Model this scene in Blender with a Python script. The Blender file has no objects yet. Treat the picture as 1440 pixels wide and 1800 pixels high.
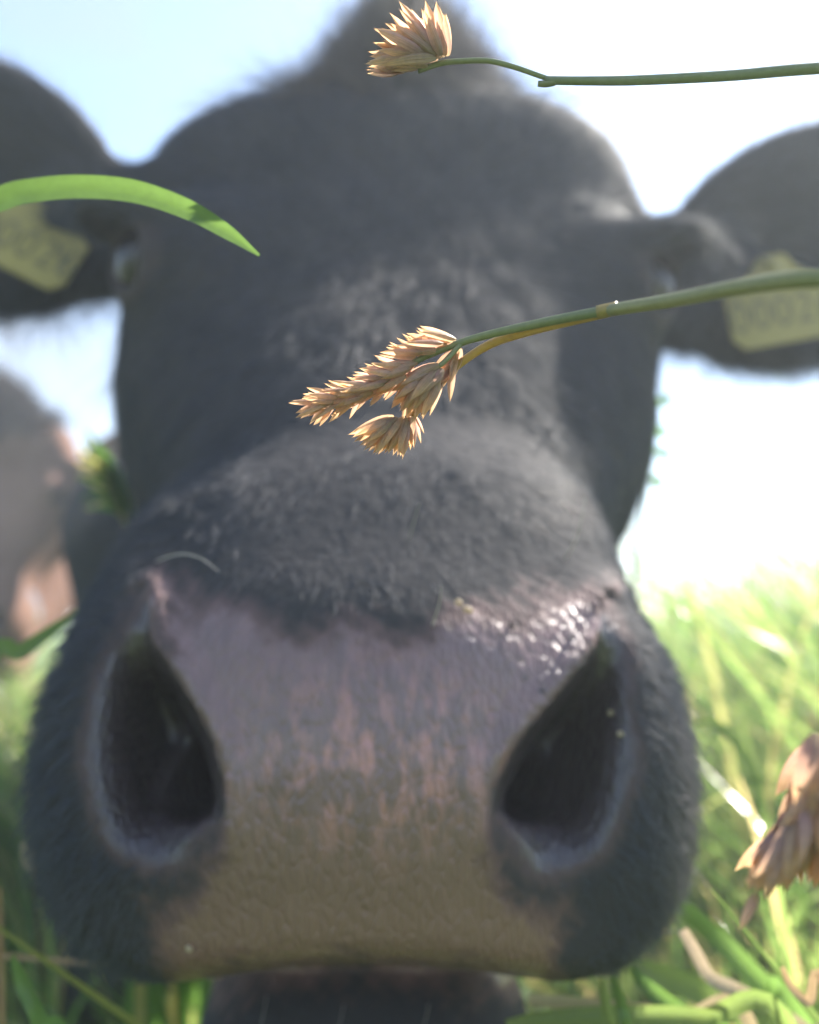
import bpy, math, random
import numpy as np
from mathutils import Vector, Matrix

rng = np.random.default_rng(7)
random.seed(7)
sc = bpy.context.scene
col = sc.collection

# ------------------------------------------------------------------ camera
CAM_H = 0.45
PITCH = math.radians(7.0)
cam = bpy.data.cameras.new("camera")
cam.sensor_fit = 'HORIZONTAL'
cam.sensor_width = 26.0
cam.lens = 26.0
cam.clip_start = 0.005
cam.clip_end = 3000
cam.dof.use_dof = True
cam.dof.focus_distance = 0.150
cam.dof.aperture_fstop = 7.4
camo = bpy.data.objects.new("camera", cam)
col.objects.link(camo)
camo.location = (0, 0, CAM_H)
camo.rotation_euler = (math.pi / 2 + PITCH, 0, 0)
sc.camera = camo
sc.render.resolution_x, sc.render.resolution_y = 819, 1024

# ------------------------------------------------------------------ sky, sun, exposure
SUN = Vector((0.52, 0.41, 0.75)).normalized()      # towards the sun
sun_el = math.asin(SUN.z)
sun_az = math.atan2(SUN.x, SUN.y)                  # clockwise from +Y
w = bpy.data.worlds.new("World")
sc.world = w
w.use_nodes = True
nt = w.node_tree
nt.nodes.clear()
out = nt.nodes.new('ShaderNodeOutputWorld')
bg = nt.nodes.new('ShaderNodeBackground')
bg.inputs['Strength'].default_value = 0.097
sky = nt.nodes.new('ShaderNodeTexSky')
sky.sky_type = 'NISHITA'
sky.sun_disc = False
sky.sun_elevation = sun_el
sky.sun_rotation = sun_az
sky.air_density = 1.0
sky.dust_density = 0.5
sky.ozone_density = 1.5
tc = nt.nodes.new('ShaderNodeTexCoord')
mp = nt.nodes.new('ShaderNodeMapping')
mp.inputs['Scale'].default_value = (1.0, 1.0, 2.0)
mp.inputs['Location'].default_value = (0.35, 0.0, 0.2)
nz = nt.nodes.new('ShaderNodeTexNoise')
nz.inputs['Scale'].default_value = 1.9
nz.inputs['Detail'].default_value = 6
nz.inputs['Roughness'].default_value = 0.5
rp = nt.nodes.new('ShaderNodeValToRGB')
rp.color_ramp.elements[0].position = 0.42
rp.color_ramp.elements[1].position = 0.68
mx = nt.nodes.new('ShaderNodeMix')
mx.data_type = 'RGBA'
mx.inputs['B'].default_value = (1.55, 1.75, 2.1, 1)
mul = nt.nodes.new('ShaderNodeMath')
mul.operation = 'MULTIPLY'
mul.inputs[1].default_value = 0.8
L = nt.links.new
L(tc.outputs['Generated'], mp.inputs['Vector'])
L(mp.outputs[0], nz.inputs['Vector'])
L(nz.outputs['Fac'], rp.inputs['Fac'])
L(rp.outputs['Color'], mul.inputs[0])
L(mul.outputs[0], mx.inputs['Factor'])
L(sky.outputs[0], mx.inputs['A'])
L(mx.outputs['Result'], bg.inputs['Color'])
L(bg.outputs[0], out.inputs['Surface'])

sl = bpy.data.lights.new("sun", 'SUN')
sl.energy = 5.0
sl.angle = math.radians(0.5)
sl.color = (1.0, 0.94, 0.85)
so = bpy.data.objects.new("sun", sl)
col.objects.link(so)
so.rotation_euler = (-SUN).to_track_quat('-Z', 'Y').to_euler()
so.location = SUN * 20

sc.view_settings.view_transform = 'Standard'
sc.view_settings.look = 'None'
sc.view_settings.gamma = 1
sc.view_settings.use_curve_mapping = False
sc.view_settings.exposure = 1.98
sc.render.engine = 'CYCLES'
sc.cycles.use_denoising = True
sc.cycles.max_bounces = 8
sc.cycles.diffuse_bounces = 6
sc.cycles.transmission_bounces = 4
sc.cycles.caustics_reflective = False
sc.cycles.caustics_refractive = False
sc.cycles.sample_clamp_indirect = 6
sc.cycles_curves.shape = 'RIBBONS'

GLARE_HAZE = 0.05
sc.cycles.volume_bounces = 1

# ------------------------------------------------------------------ frames
cp, sp_ = math.cos(PITCH), math.sin(PITCH)
R = np.array([[1, 0, 0], [0, cp, -sp_], [0, sp_, cp]])   # view axes (right, forward, up) -> world
CAM = np.array([0, 0, CAM_H])

def V(px, py, d):
    """a place d metres ahead, in view axes (right, forward, up)"""
    return np.array([(px - 720) / 1440 * d, d, (900 - py) / 1440 * d])

def W(px, py, d):
    return CAM + R @ V(px, py, d)

def to_view(p):
    return (p - CAM) @ R

# ------------------------------------------------------------------ object helpers
def tag(o, label=None, cat=None, group=None, kind=None):
    if label: o['label'] = label
    if cat: o['category'] = cat
    if group: o['group'] = group
    if kind: o['kind'] = kind
    return o

def empty(name, loc):
    o = bpy.data.objects.new(name, None)
    o.empty_display_size = 0.05
    o.location = loc
    col.objects.link(o)
    return o

def mesh_obj(name, verts, faces, mat, parent=None, smooth=True, attrs=None):
    me = bpy.data.meshes.new(name)
    verts = np.asarray(verts, dtype=np.float32)
    if isinstance(faces, np.ndarray):
        n, k = faces.shape
        me.vertices.add(len(verts))
        me.vertices.foreach_set('co', verts.ravel())
        me.loops.add(n * k)
        me.loops.foreach_set('vertex_index', faces.astype(np.int32).ravel())
        me.polygons.add(n)
        me.polygons.foreach_set('loop_start', np.arange(0, n * k, k, dtype=np.int32))
        me.update(calc_edges=True)
        me.validate()
    else:
        me.from_pydata([tuple(map(float, v)) for v in verts], [], faces)
    if smooth:
        me.polygons.foreach_set('use_smooth', np.ones(len(me.polygons), dtype=bool))
    for an, av in (attrs or {}).items():
        av = np.asarray(av, dtype=np.float32)
        if av.ndim == 1:
            a = me.attributes.new(an, 'FLOAT', 'POINT')
            a.data.foreach_set('value', av)
        else:
            a = me.attributes.new(an, 'FLOAT_COLOR', 'POINT')
            a.data.foreach_set('color', av.ravel())
    me.materials.append(mat)
    o = bpy.data.objects.new(name, me)
    col.objects.link(o)
    if parent is not None:
        o.parent = parent
        o.matrix_parent_inverse = Matrix.Translation(-Vector(parent.location))
    return o

# ------------------------------------------------------------------ materials
def new_mat(name):
    m = bpy.data.materials.new(name)
    m.use_nodes = True
    n = m.node_tree.nodes
    b = n.get('Principled BSDF')
    return m, m.node_tree, b

def node(t, kind, **kw):
    n = t.nodes.new(kind)
    for k, v in kw.items():
        setattr(n, k, v)
    return n

def attr(t, name):
    n = t.nodes.new('ShaderNodeAttribute')
    n.attribute_name = name
    return n

def ramp(t, fac, stops):
    r = t.nodes.new('ShaderNodeValToRGB')
    while len(r.color_ramp.elements) < len(stops):
        r.color_ramp.elements.new(0.5)
    for e, (p, c) in zip(r.color_ramp.elements, stops):
        e.position = p
        e.color = (*c, 1) if len(c) == 3 else c
    t.links.new(fac, r.inputs['Fac'])
    return r.outputs['Color']

def mixc(t, fac, a, b, mode='MIX'):
    m = t.nodes.new('ShaderNodeMix')
    m.data_type = 'RGBA'
    m.blend_type = mode
    for s, v in (('Factor', fac), ('A', a), ('B', b)):
        if isinstance(v, (int, float)):
            m.inputs[s].default_value = v
        elif isinstance(v, tuple):
            m.inputs[s].default_value = (*v, 1)
        else:
            t.links.new(v, m.inputs[s])
    return m.outputs['Result']

def noise(t, scale, detail=3, rough=0.5, vec=None):
    n = t.nodes.new('ShaderNodeTexNoise')
    n.inputs['Scale'].default_value = scale
    n.inputs['Detail'].default_value = detail
    n.inputs['Roughness'].default_value = rough
    if vec is not None:
        t.links.new(vec, n.inputs['Vector'])
    return n.outputs['Fac']

def geo_pos(t):
    return t.nodes.new('ShaderNodeTexCoord').outputs['Object']

def mathn(t, op, a, b=None):
    m = t.nodes.new('ShaderNodeMath')
    m.operation = op
    for i, v in enumerate((a, b)):
        if v is None: continue
        if isinstance(v, (int, float)): m.inputs[i].default_value = v
        else: t.links.new(v, m.inputs[i])
    return m.outputs[0]

def cow_skin(name, coat, coat2, leather, lip, pink):
    m, t, b = new_mat(name)
    p = geo_pos(t)
    la = attr(t, 'leather').outputs['Fac']
    pk = attr(t, 'pink').outputs['Fac']
    lp = attr(t, 'lip').outputs['Fac']
    coatc = mixc(t, noise(t, 9, 4, 0.6, p), coat, coat2)
    st = node(t, 'ShaderNodeMapping')
    st.inputs['Scale'].default_value = (1.6, 1, 0.65)
    t.links.new(p, st.inputs['Vector'])
    sv = st.outputs[0]
    lc = mixc(t, ramp(t, noise(t, 120, 4, 0.6, sv), [(0.35, (0, 0, 0)), (0.7, (1, 1, 1))]), leather, tuple(c * 0.7 for c in leather))
    lc = mixc(t, lp, lc, lip)
    spots = ramp(t, noise(t, 170, 3, 0.5, sv), [(0.46, (0, 0, 0)), (0.66, (1, 1, 1))])
    lc = mixc(t, mathn(t, 'MULTIPLY', spots, mathn(t, 'MULTIPLY', pk, 0.9)), lc, pink)
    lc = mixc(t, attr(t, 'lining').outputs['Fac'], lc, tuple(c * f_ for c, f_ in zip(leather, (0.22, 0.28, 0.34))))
    c = mixc(t, la, coatc, lc)
    t.links.new(c, b.inputs['Base Color'])
    rl = ramp(t, la, [(0, (0.8, 0.8, 0.8)), (0.6, (0.75, 0.75, 0.75)), (1, (0.30, 0.30, 0.30))])
    t.links.new(rl, b.inputs['Roughness'])
    t.links.new(ramp(t, la, [(0, (0.08, 0.08, 0.08)), (1, (0.5, 0.5, 0.5))]), b.inputs['Specular IOR Level'])
    t.links.new(ramp(t, la, [(0.6, (0, 0, 0)), (1.0, (0.6, 0.6, 0.6))]), b.inputs['Coat Weight'])
    b.inputs['Coat Roughness'].default_value = 0.16
    vo = node(t, 'ShaderNodeTexVoronoi', feature='DISTANCE_TO_EDGE')
    vo.inputs['Scale'].default_value = 260
    t.links.new(sv, vo.inputs['Vector'])
    cr = ramp(t, vo.outputs['Distance'], [(0.0, (0, 0, 0)), (0.25, (1, 1, 1))])
    h = mathn(t, 'ADD', mathn(t, 'MULTIPLY', cr, 0.5), mathn(t, 'MULTIPLY', noise(t, 120, 5, 0.7, sv), 1.7))
    hf = noise(t, 220, 4, 0.7, p)
    hh = mixc(t, la, hf, h)
    bm = node(t, 'ShaderNodeBump')
    bm.inputs['Strength'].default_value = 0.55
    bm.inputs['Distance'].default_value = 0.0016
    t.links.new(hh, bm.inputs['Height'])
    t.links.new(bm.outputs[0], b.inputs['Normal'])
    return m

def fur_mat(name, c1, c2):
    m, t, b = new_mat(name)
    info = t.nodes.new('ShaderNodeHairInfo')
    c = mixc(t, info.outputs['Random'], c1, c2)
    c = mixc(t, attr(t, 'dust_sunlit').outputs['Fac'], c, (0.27, 0.22, 0.20))  # paler tint for dusty hair and for painted sunlit patches
    t.links.new(c, b.inputs['Base Color'])
    b.inputs['Roughness'].default_value = 0.5
    b.inputs['Specular IOR Level'].default_value = 0.4
    return m

def leaf_mat(name, stops, trans=0.5, rough=0.4, attrname='tone', gain=1.6):
    """thin plant tissue: colour from the per-vertex tone, light passes through"""
    m, t, b = new_mat(name)
    a = attr(t, attrname).outputs['Fac']
    c = ramp(t, a, stops)
    c = mixc(t, mathn(t, 'MULTIPLY', noise(t, 900, 2, 0.5, geo_pos(t)), 0.35), c, (0.02, 0.03, 0.01))
    t.links.new(c, b.inputs['Base Color'])
    b.inputs['Roughness'].default_value = rough
    tr = t.nodes.new('ShaderNodeBsdfTranslucent')
    g = mixc(t, 1.0, c, (gain, gain * 0.98, gain * 0.95), 'MULTIPLY')
    t.links.new(g, tr.inputs['Color'])
    ms = t.nodes.new('ShaderNodeMixShader')
    ms.inputs[0].default_value = trans
    t.links.new(b.outputs[0], ms.inputs[1])
    t.links.new(tr.outputs[0], ms.inputs[2])
    t.links.new(ms.outputs[0], t.nodes['Material Output'].inputs['Surface'])
    return m

def floret_mat():
    m, t, b = new_mat('floret_husk')
    a = attr(t, 'along').outputs['Fac']
    r = attr(t, 'rib').outputs['Fac']
    info = t.nodes.new('ShaderNodeObjectInfo')
    c1 = ramp(t, a, [(0.0, (0.42, 0.34, 0.20)), (0.25, (0.52, 0.34, 0.33)), (0.65, (0.72, 0.50, 0.39)), (1.0, (0.82, 0.57, 0.30))])
    c2 = ramp(t, a, [(0.0, (0.46, 0.39, 0.22)), (0.5, (0.74, 0.54, 0.36)), (1.0, (0.84, 0.60, 0.30))])
    c = mixc(t, info.outputs['Random'], c1, c2)
    c = mixc(t, mathn(t, 'MULTIPLY', r, 0.40), c, (0.44, 0.29, 0.25))
    sp = ramp(t, noise(t, 1400, 3, 0.6, geo_pos(t)), [(0.4, (0, 0, 0)), (0.75, (1, 1, 1))])
    c = mixc(t, mathn(t, 'MULTIPLY', sp, 0.35), c, (0.33, 0.22, 0.22))
    t.links.new(c, b.inputs['Base Color'])
    b.inputs['Roughness'].default_value = 0.45
    bm = node(t, 'ShaderNodeBump')
    bm.inputs['Strength'].default_value = 0.6
    bm.inputs['Distance'].default_value = 0.0002
    t.links.new(r, bm.inputs['Height'])
    t.links.new(bm.outputs[0], b.inputs['Normal'])
    tr = t.nodes.new('ShaderNodeBsdfTranslucent')
    t.links.new(mixc(t, 1.0, c, (1.22, 1.08, 0.92), 'MULTIPLY'), tr.inputs['Color'])
    ms = t.nodes.new('ShaderNodeMixShader')
    ms.inputs[0].default_value = 0.58
    t.links.new(b.outputs[0], ms.inputs[1])
    t.links.new(tr.outputs[0], ms.inputs[2])
    t.links.new(ms.outputs[0], t.nodes['Material Output'].inputs['Surface'])
    return m

GREEN = [(0.0, (0.045, 0.10, 0.018)), (0.55, (0.105, 0.18, 0.042)), (0.78, (0.20, 0.25, 0.075)), (0.88, (0.36, 0.28, 0.12)), (1.0, (0.45, 0.36, 0.20))]
M_grass = leaf_mat('grass_leaf', GREEN, 0.6, 0.2, gain=2.6)
M_blade = leaf_mat('wide_grass_leaf', GREEN, 0.45, 0.35, gain=1.7)
M_straw = leaf_mat('dry_straw', [(0, (0.52, 0.38, 0.30)), (0.5, (0.58, 0.46, 0.29)), (1, (0.45, 0.27, 0.14))], 0.35, 0.5, gain=1.2)
M_stem = leaf_mat('stalk', [(0, (0.21, 0.25, 0.13)), (0.5, (0.30, 0.29, 0.13)), (1, (0.55, 0.35, 0.09))], 0.3, 0.4, gain=1.2)
M_floret = floret_mat()

# ------------------------------------------------------------------ the setting: ground
m, t, b = new_mat('meadow_soil')
p = geo_pos(t)
c = ramp(t, noise(t, 0.9, 8, 0.7, p), [(0.3, (0.03, 0.05, 0.012)), (0.55, (0.06, 0.10, 0.02)), (0.75, (0.11, 0.13, 0.04))])
t.links.new(c, b.inputs['Base Color'])
b.inputs['Roughness'].default_value = 0.9
gs = np.concatenate([-np.geomspace(60, 1, 14), np.linspace(-0.8, 0.8, 9), np.geomspace(1, 60, 14)])
gx, gy = np.meshgrid(gs, gs, indexing='ij')
gz = 0.02 * np.sin(gx * 2.1 + 0.3) * np.cos(gy * 1.7) - 0.02
gz = gz * (np.hypot(gx, gy) < 30)
n = len(gs)
idx = np.arange(n * n).reshape(n, n)
q = np.stack([idx[:-1, :-1], idx[1:, :-1], idx[1:, 1:], idx[:-1, 1:]], -1).reshape(-1, 4)
ground = mesh_obj('ground', np.stack([gx, gy, gz], -1).reshape(-1, 3), q, m)
tag(ground, 'grassy meadow ground running to the horizon', None, None, 'structure')

# ------------------------------------------------------------------ added air volume, stands in for lens glare
m_glare_haze = bpy.data.materials.new('glare_haze')
m_glare_haze.use_nodes = True
t = m_glare_haze.node_tree
t.nodes.remove(t.nodes['Principled BSDF'])
pv = t.nodes.new('ShaderNodeVolumePrincipled')
pv.inputs['Color'].default_value = (0.86, 0.92, 1.0, 1)
pv.inputs['Density'].default_value = GLARE_HAZE
pv.inputs['Anisotropy'].default_value = 0.45
t.links.new(pv.outputs[0], t.nodes['Material Output'].inputs['Volume'])
hx = 62.0
z0, z1 = -1.05, 1.75
hv_ = [(x, y, z) for z in (z0, z1) for x, y in ((-hx, -hx), (hx, -hx), (hx, hx), (-hx, hx))]
glare_haze = mesh_obj('glare_haze', hv_, [(3, 2, 1, 0), (4, 5, 6, 7), (0, 1, 5, 4), (1, 2, 6, 5), (2, 3, 7, 6), (3, 0, 4, 7)], m_glare_haze, smooth=False)
tag(glare_haze, 'thin volume added over the meadow in place of lens glare', None, None, 'stuff')

# ------------------------------------------------------------------ signed distance toolkit
def smin(a, b, k):
    h = np.clip(0.5 + 0.5 * (b - a) / k, 0, 1)
    return b + (a - b) * h - k * h * (1 - h)

def smax(a, b, k):
    return -smin(-a, -b, k)

def ell(p, c, r, e=2.0, rot=None):
    q = p - np.asarray(c)
    if rot is not None:
        q = q @ np.asarray(rot)           # columns of rot are the local axes
    q = np.abs(q / np.asarray(r))
    n = np.sqrt((q ** 2).sum(1)) if e == 2.0 else (q ** e).sum(1) ** (1 / e)
    return (n - 1) * min(r)

def rcone(p, a, b, ra, rb):
    a = np.asarray(a, float); b = np.asarray(b, float)
    ab = b - a
    t_ = np.clip(((p - a) @ ab) / (ab @ ab), 0, 1)
    return np.linalg.norm(p - a - t_[:, None] * ab, axis=1) - (ra + (rb - ra) * t_)

def axes_from(xdir, up):
    x = np.array(xdir, float); x /= np.linalg.norm(x)
    u = np.asarray(up, float); z = u - (u @ x) * x; z /= np.linalg.norm(z)
    return np.stack([x, np.cross(z, x), z], 1)

def poly_sd(px, py, poly):
    """signed distance to a polygon, negative inside"""
    poly = np.asarray(poly, float)
    d = np.full(px.shape, 1e9)
    s = np.ones(px.shape)
    n = len(poly)
    for i in range(n):
        ax, ay = poly[i]; bx, by = poly[(i + 1) % n]
        ex, ey = bx - ax, by - ay
        wx, wy = px - ax, py - ay
        tt = np.clip((wx * ex + wy * ey) / (ex * ex + ey * ey), 0, 1)
        d = np.minimum(d, (wx - ex * tt) ** 2 + (wy - ey * tt) ** 2)
        c1 = py >= ay; c2 = py < by; c3 = ex * wy > ey * wx
        flip = (c1 & c2 & c3) | (~c1 & ~c2 & ~c3)
        s = np.where(flip, -s, s)
    return s * np.sqrt(d)

def nets(f_eval, xs, ys, zs, step=4):
    """surface nets on a rectilinear grid, evaluated only near the surface"""
    def pad(a):
        while (len(a) - 1) % step: a = np.append(a, a[-1] + (a[-1] - a[-2]))
        return a
    xs, ys, zs = pad(xs), pad(ys), pad(zs)
    nx, ny, nz_ = len(xs), len(ys), len(zs)
    cx, cy, cz = xs[::step], ys[::step], zs[::step]
    G = np.stack(np.meshgrid(cx, cy, cz, indexing='ij'), -1).reshape(-1, 3)
    fc = f_eval(G).reshape(len(cx), len(cy), len(cz))
    dx = np.diff(cx)[:, None, None]; dy = np.diff(cy)[None, :, None]; dz = np.diff(cz)[None, None, :]
    diag = np.sqrt(dx ** 2 + dy ** 2 + dz ** 2)
    mn = np.full(diag.shape, np.inf); lo = mn.copy(); hi = -mn
    for i in (0, 1):
        for j in (0, 1):
            for k in (0, 1):
                s = fc[i:len(cx) - 1 + i, j:len(cy) - 1 + j, k:len(cz) - 1 + k]
                mn = np.minimum(mn, np.abs(s)); lo = np.minimum(lo, s); hi = np.maximum(hi, s)
    act = (mn < diag * 1.1) | ((lo < 0) & (hi > 0))
    F = np.repeat(np.repeat(np.repeat(np.sign(fc).astype(np.float32), step, 0), step, 1), step, 2)[:nx, :ny, :nz_]
    need = np.zeros((nx, ny, nz_), bool)
    ai = np.argwhere(act)
    for i in range(step + 1):
        for j in range(step + 1):
            for k in range(step + 1):
                need[ai[:, 0] * step + i, ai[:, 1] * step + j, ai[:, 2] * step + k] = True
    # unneeded points take the sign of their own block
    bs = np.sign(lo + hi)
    B = np.repeat(np.repeat(np.repeat(bs.astype(np.float32), step, 0), step, 1), step, 2)
    F[:nx - 1, :ny - 1, :nz_ - 1] = B
    ii = np.argwhere(need)
    vals = np.empty(len(ii), np.float32)
    for s in range(0, len(ii), 400000):
        e = ii[s:s + 400000]
        vals[s:s + 400000] = f_eval(np.stack([xs[e[:, 0]], ys[e[:, 1]], zs[e[:, 2]]], 1))
    F[ii[:, 0], ii[:, 1], ii[:, 2]] = vals
    S = F < 0
    cnt = np.zeros((nx - 1, ny - 1, nz_ - 1), np.uint8)
    for i in (0, 1):
        for j in (0, 1):
            for k in (0, 1):
                cnt += S[i:nx - 1 + i, j:ny - 1 + j, k:nz_ - 1 + k]
    cells = np.argwhere((cnt > 0) & (cnt < 8))
    vid = np.full(cnt.shape, -1, np.int32)
    vid[cells[:, 0], cells[:, 1], cells[:, 2]] = np.arange(len(cells))
    acc = np.zeros((len(cells), 3)); num = np.zeros(len(cells))
    corners = [(i, j, k) for i in (0, 1) for j in (0, 1) for k in (0, 1)]
    for a in corners:
        for ax in range(3):
            if a[ax]: continue
            bcorner = list(a); bcorner[ax] = 1
            fa = F[cells[:, 0] + a[0], cells[:, 1] + a[1], cells[:, 2] + a[2]]
            fb = F[cells[:, 0] + bcorner[0], cells[:, 1] + bcorner[1], cells[:, 2] + bcorner[2]]
            m_ = (fa < 0) != (fb < 0)
            tt = np.where(m_, fa / np.where(m_, fa - fb, 1), 0)
            pa = np.stack([xs[cells[:, 0] + a[0]], ys[cells[:, 1] + a[1]], zs[cells[:, 2] + a[2]]], 1)
            pb = np.stack([xs[cells[:, 0] + bcorner[0]], ys[cells[:, 1] + bcorner[1]], zs[cells[:, 2] + bcorner[2]]], 1)
            acc += np.where(m_[:, None], pa + (pb - pa) * tt[:, None], 0)
            num += m_
    verts = acc / np.maximum(num, 1)[:, None]
    quads = []
    for ax in range(3):
        a1, a2 = [(1, 2), (2, 0), (0, 1)][ax]
        sl0 = [slice(None)] * 3; sl1 = [slice(None)] * 3
        sl0[ax] = slice(0, -1); sl1[ax] = slice(1, None)
        ch = S[tuple(sl0)] != S[tuple(sl1)]
        e = np.argwhere(ch)
        lim = [nx - 1, ny - 1, nz_ - 1]
        ok = (e[:, a1] > 0) & (e[:, a2] > 0) & (e[:, a1] < lim[a1]) & (e[:, a2] < lim[a2])
        e = e[ok]
        inside = S[e[:, 0], e[:, 1], e[:, 2]]
        ids = []
        for o1, o2 in ((1, 1), (0, 1), (0, 0), (1, 0)):
            c_ = e.copy(); c_[:, a1] -= o1; c_[:, a2] -= o2
            ids.append(vid[c_[:, 0], c_[:, 1], c_[:, 2]])
        qd = np.stack(ids, 1)
        qd = np.where(inside[:, None], qd, qd[:, ::-1])
        quads.append(qd)
    quads = np.concatenate(quads)
    quads = quads[(quads >= 0).all(1)]
    return verts, quads

# ------------------------------------------------------------------ the cow
# head shapes are in the head's own axes (x right, y back, z up), the origin 22 cm before the nose
PLATE = [(256, 1024), (330, 1050), (450, 1085), (560, 1112), (700, 1112), (830, 1085), (960, 1060), (1060, 1036),
         (1058, 1075), (1050, 1130), (987, 1215), (917, 1300), (868, 1390), (860, 1475), (890, 1560), (960, 1592), (985, 1650), (965, 1745),
         (800, 1722), (640, 1710), (480, 1718), (330, 1745), (285, 1650), (285, 1585), (350, 1555), (388, 1480), (394, 1400), (370, 1300), (318, 1205), (264, 1120), (260, 1060)]
HOLE_L = [(262, 1075), (272, 1140), (325, 1225), (370, 1315), (390, 1400), (380, 1440), (325, 1455), (272, 1420), (248, 1340), (244, 1240), (250, 1140)]
HOLE_R = [(1052, 1085), (1040, 1150), (985, 1230), (920, 1310), (874, 1400), (880, 1440), (940, 1455), (1005, 1420), (1040, 1330), (1055, 1240), (1058, 1150)]
IN_L = [(252, 1028), (262, 1060), (266, 1120), (320, 1205), (372, 1300), (396, 1400), (386, 1480)]
OUT_L = [(386, 1480), (350, 1535), (280, 1560), (190, 1528), (134, 1435), (118, 1300), (146, 1165), (200, 1075), (236, 1034), (252, 1028)]
IN_R = [(1066, 1040), (1056, 1075), (1048, 1130), (985, 1215), (915, 1300), (866, 1390), (862, 1475)]
OUT_R = [(862, 1475), (890, 1535), (960, 1572), (1064, 1536), (1128, 1435), (1150, 1300), (1138, 1165), (1108, 1085), (1080, 1043), (1066, 1040)]
LOFT = [  # px, py, d of the front of the face; half width, half depth
    (640, 1120, 0.238, 0.074, 0.050), (655, 980, 0.262, 0.075, 0.060), (672, 800, 0.286, 0.086, 0.076), (674, 600, 0.333, 0.111, 0.096),
    (675, 450, 0.379, 0.130, 0.108), (685, 300, 0.425, 0.137, 0.105), (692, 215, 0.455, 0.125, 0.09)]
def _round(poly, k=6):
    P = np.asarray(poly, float)
    n = len(P); o = []
    for i in range(n):
        a, b_, c_, d = P[(i - 1) % n], P[i], P[(i + 1) % n], P[(i + 2) % n]
        for u in np.arange(k) / k:
            o.append(0.5 * (2 * b_ + (c_ - a) * u + (2 * a - 5 * b_ + 4 * c_ - d) * u * u + (3 * b_ - a - 3 * c_ + d) * u ** 3))
    return np.array(o)
def _open(poly, k=4):
    P = np.asarray(poly, float)
    P = np.concatenate([[2 * P[0] - P[1]], P, [2 * P[-1] - P[-2]]])
    o = []
    for i in range(len(P) - 3):
        a, b_, c_, d = P[i:i + 4]
        for u in np.arange(k) / k:
            o.append(0.5 * (2 * b_ + (c_ - a) * u + (2 * a - 5 * b_ + 4 * c_ - d) * u * u + (3 * b_ - a - 3 * c_ + d) * u ** 3))
    return np.array(o + [P[-2]])
HOLE_L, HOLE_R = _round(HOLE_L, 4), _round(HOLE_R, 4)
IN_L, OUT_L, IN_R, OUT_R = (_open(q) for q in (IN_L, OUT_L, IN_R, OUT_R))
CRAT_L = np.concatenate([IN_L[:-1], OUT_L[:-1]]); CRAT_R = np.concatenate([IN_R[:-1], OUT_R[:-1]])
def line_d(px, py, line):
    d = np.full(px.shape, 1e9)
    for (ax, ay), (bx, by) in zip(line[:-1], line[1:]):
        ex, ey = bx - ax, by - ay
        tt = np.clip(((px - ax) * ex + (py - ay) * ey) / (ex * ex + ey * ey + 1e-9), 0, 1)
        d = np.minimum(d, (px - ax - ex * tt) ** 2 + (py - ay - ey * tt) ** 2)
    return np.sqrt(d)
def sstep(x):
    x = np.clip(x, 0, 1)
    return x * x * (3 - 2 * x)
D_ = np.array([0, 0.62, 0.785]); D_ /= np.linalg.norm(D_)
N_ = np.array([0, -D_[2], D_[1]])
_F = np.array([V(a, b_, c_) for a, b_, c_, _, _ in LOFT])
_C = _F - N_ * np.array([l[4] for l in LOFT])[:, None]
_S = (_C @ D_)
_w = np.array([l[3] for l in LOFT]); _h = np.array([l[4] for l in LOFT])
_ss = np.linspace(_S[0], _S[-1], 200)
def _smooth(y):
    v = np.interp(_ss, _S, y)
    k = np.hanning(41); k /= k.sum()
    return np.convolve(np.pad(v, 20, mode='reflect', reflect_type='odd'), k, 'valid')
T_cx, T_cn, T_w, T_h = _smooth(_C[:, 0]), _smooth(_C @ N_), _smooth(_w), _smooth(_h)

EYE_L = V(266, 466, 0.404)
EYE_R = V(1126, 508, 0.424)

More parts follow.
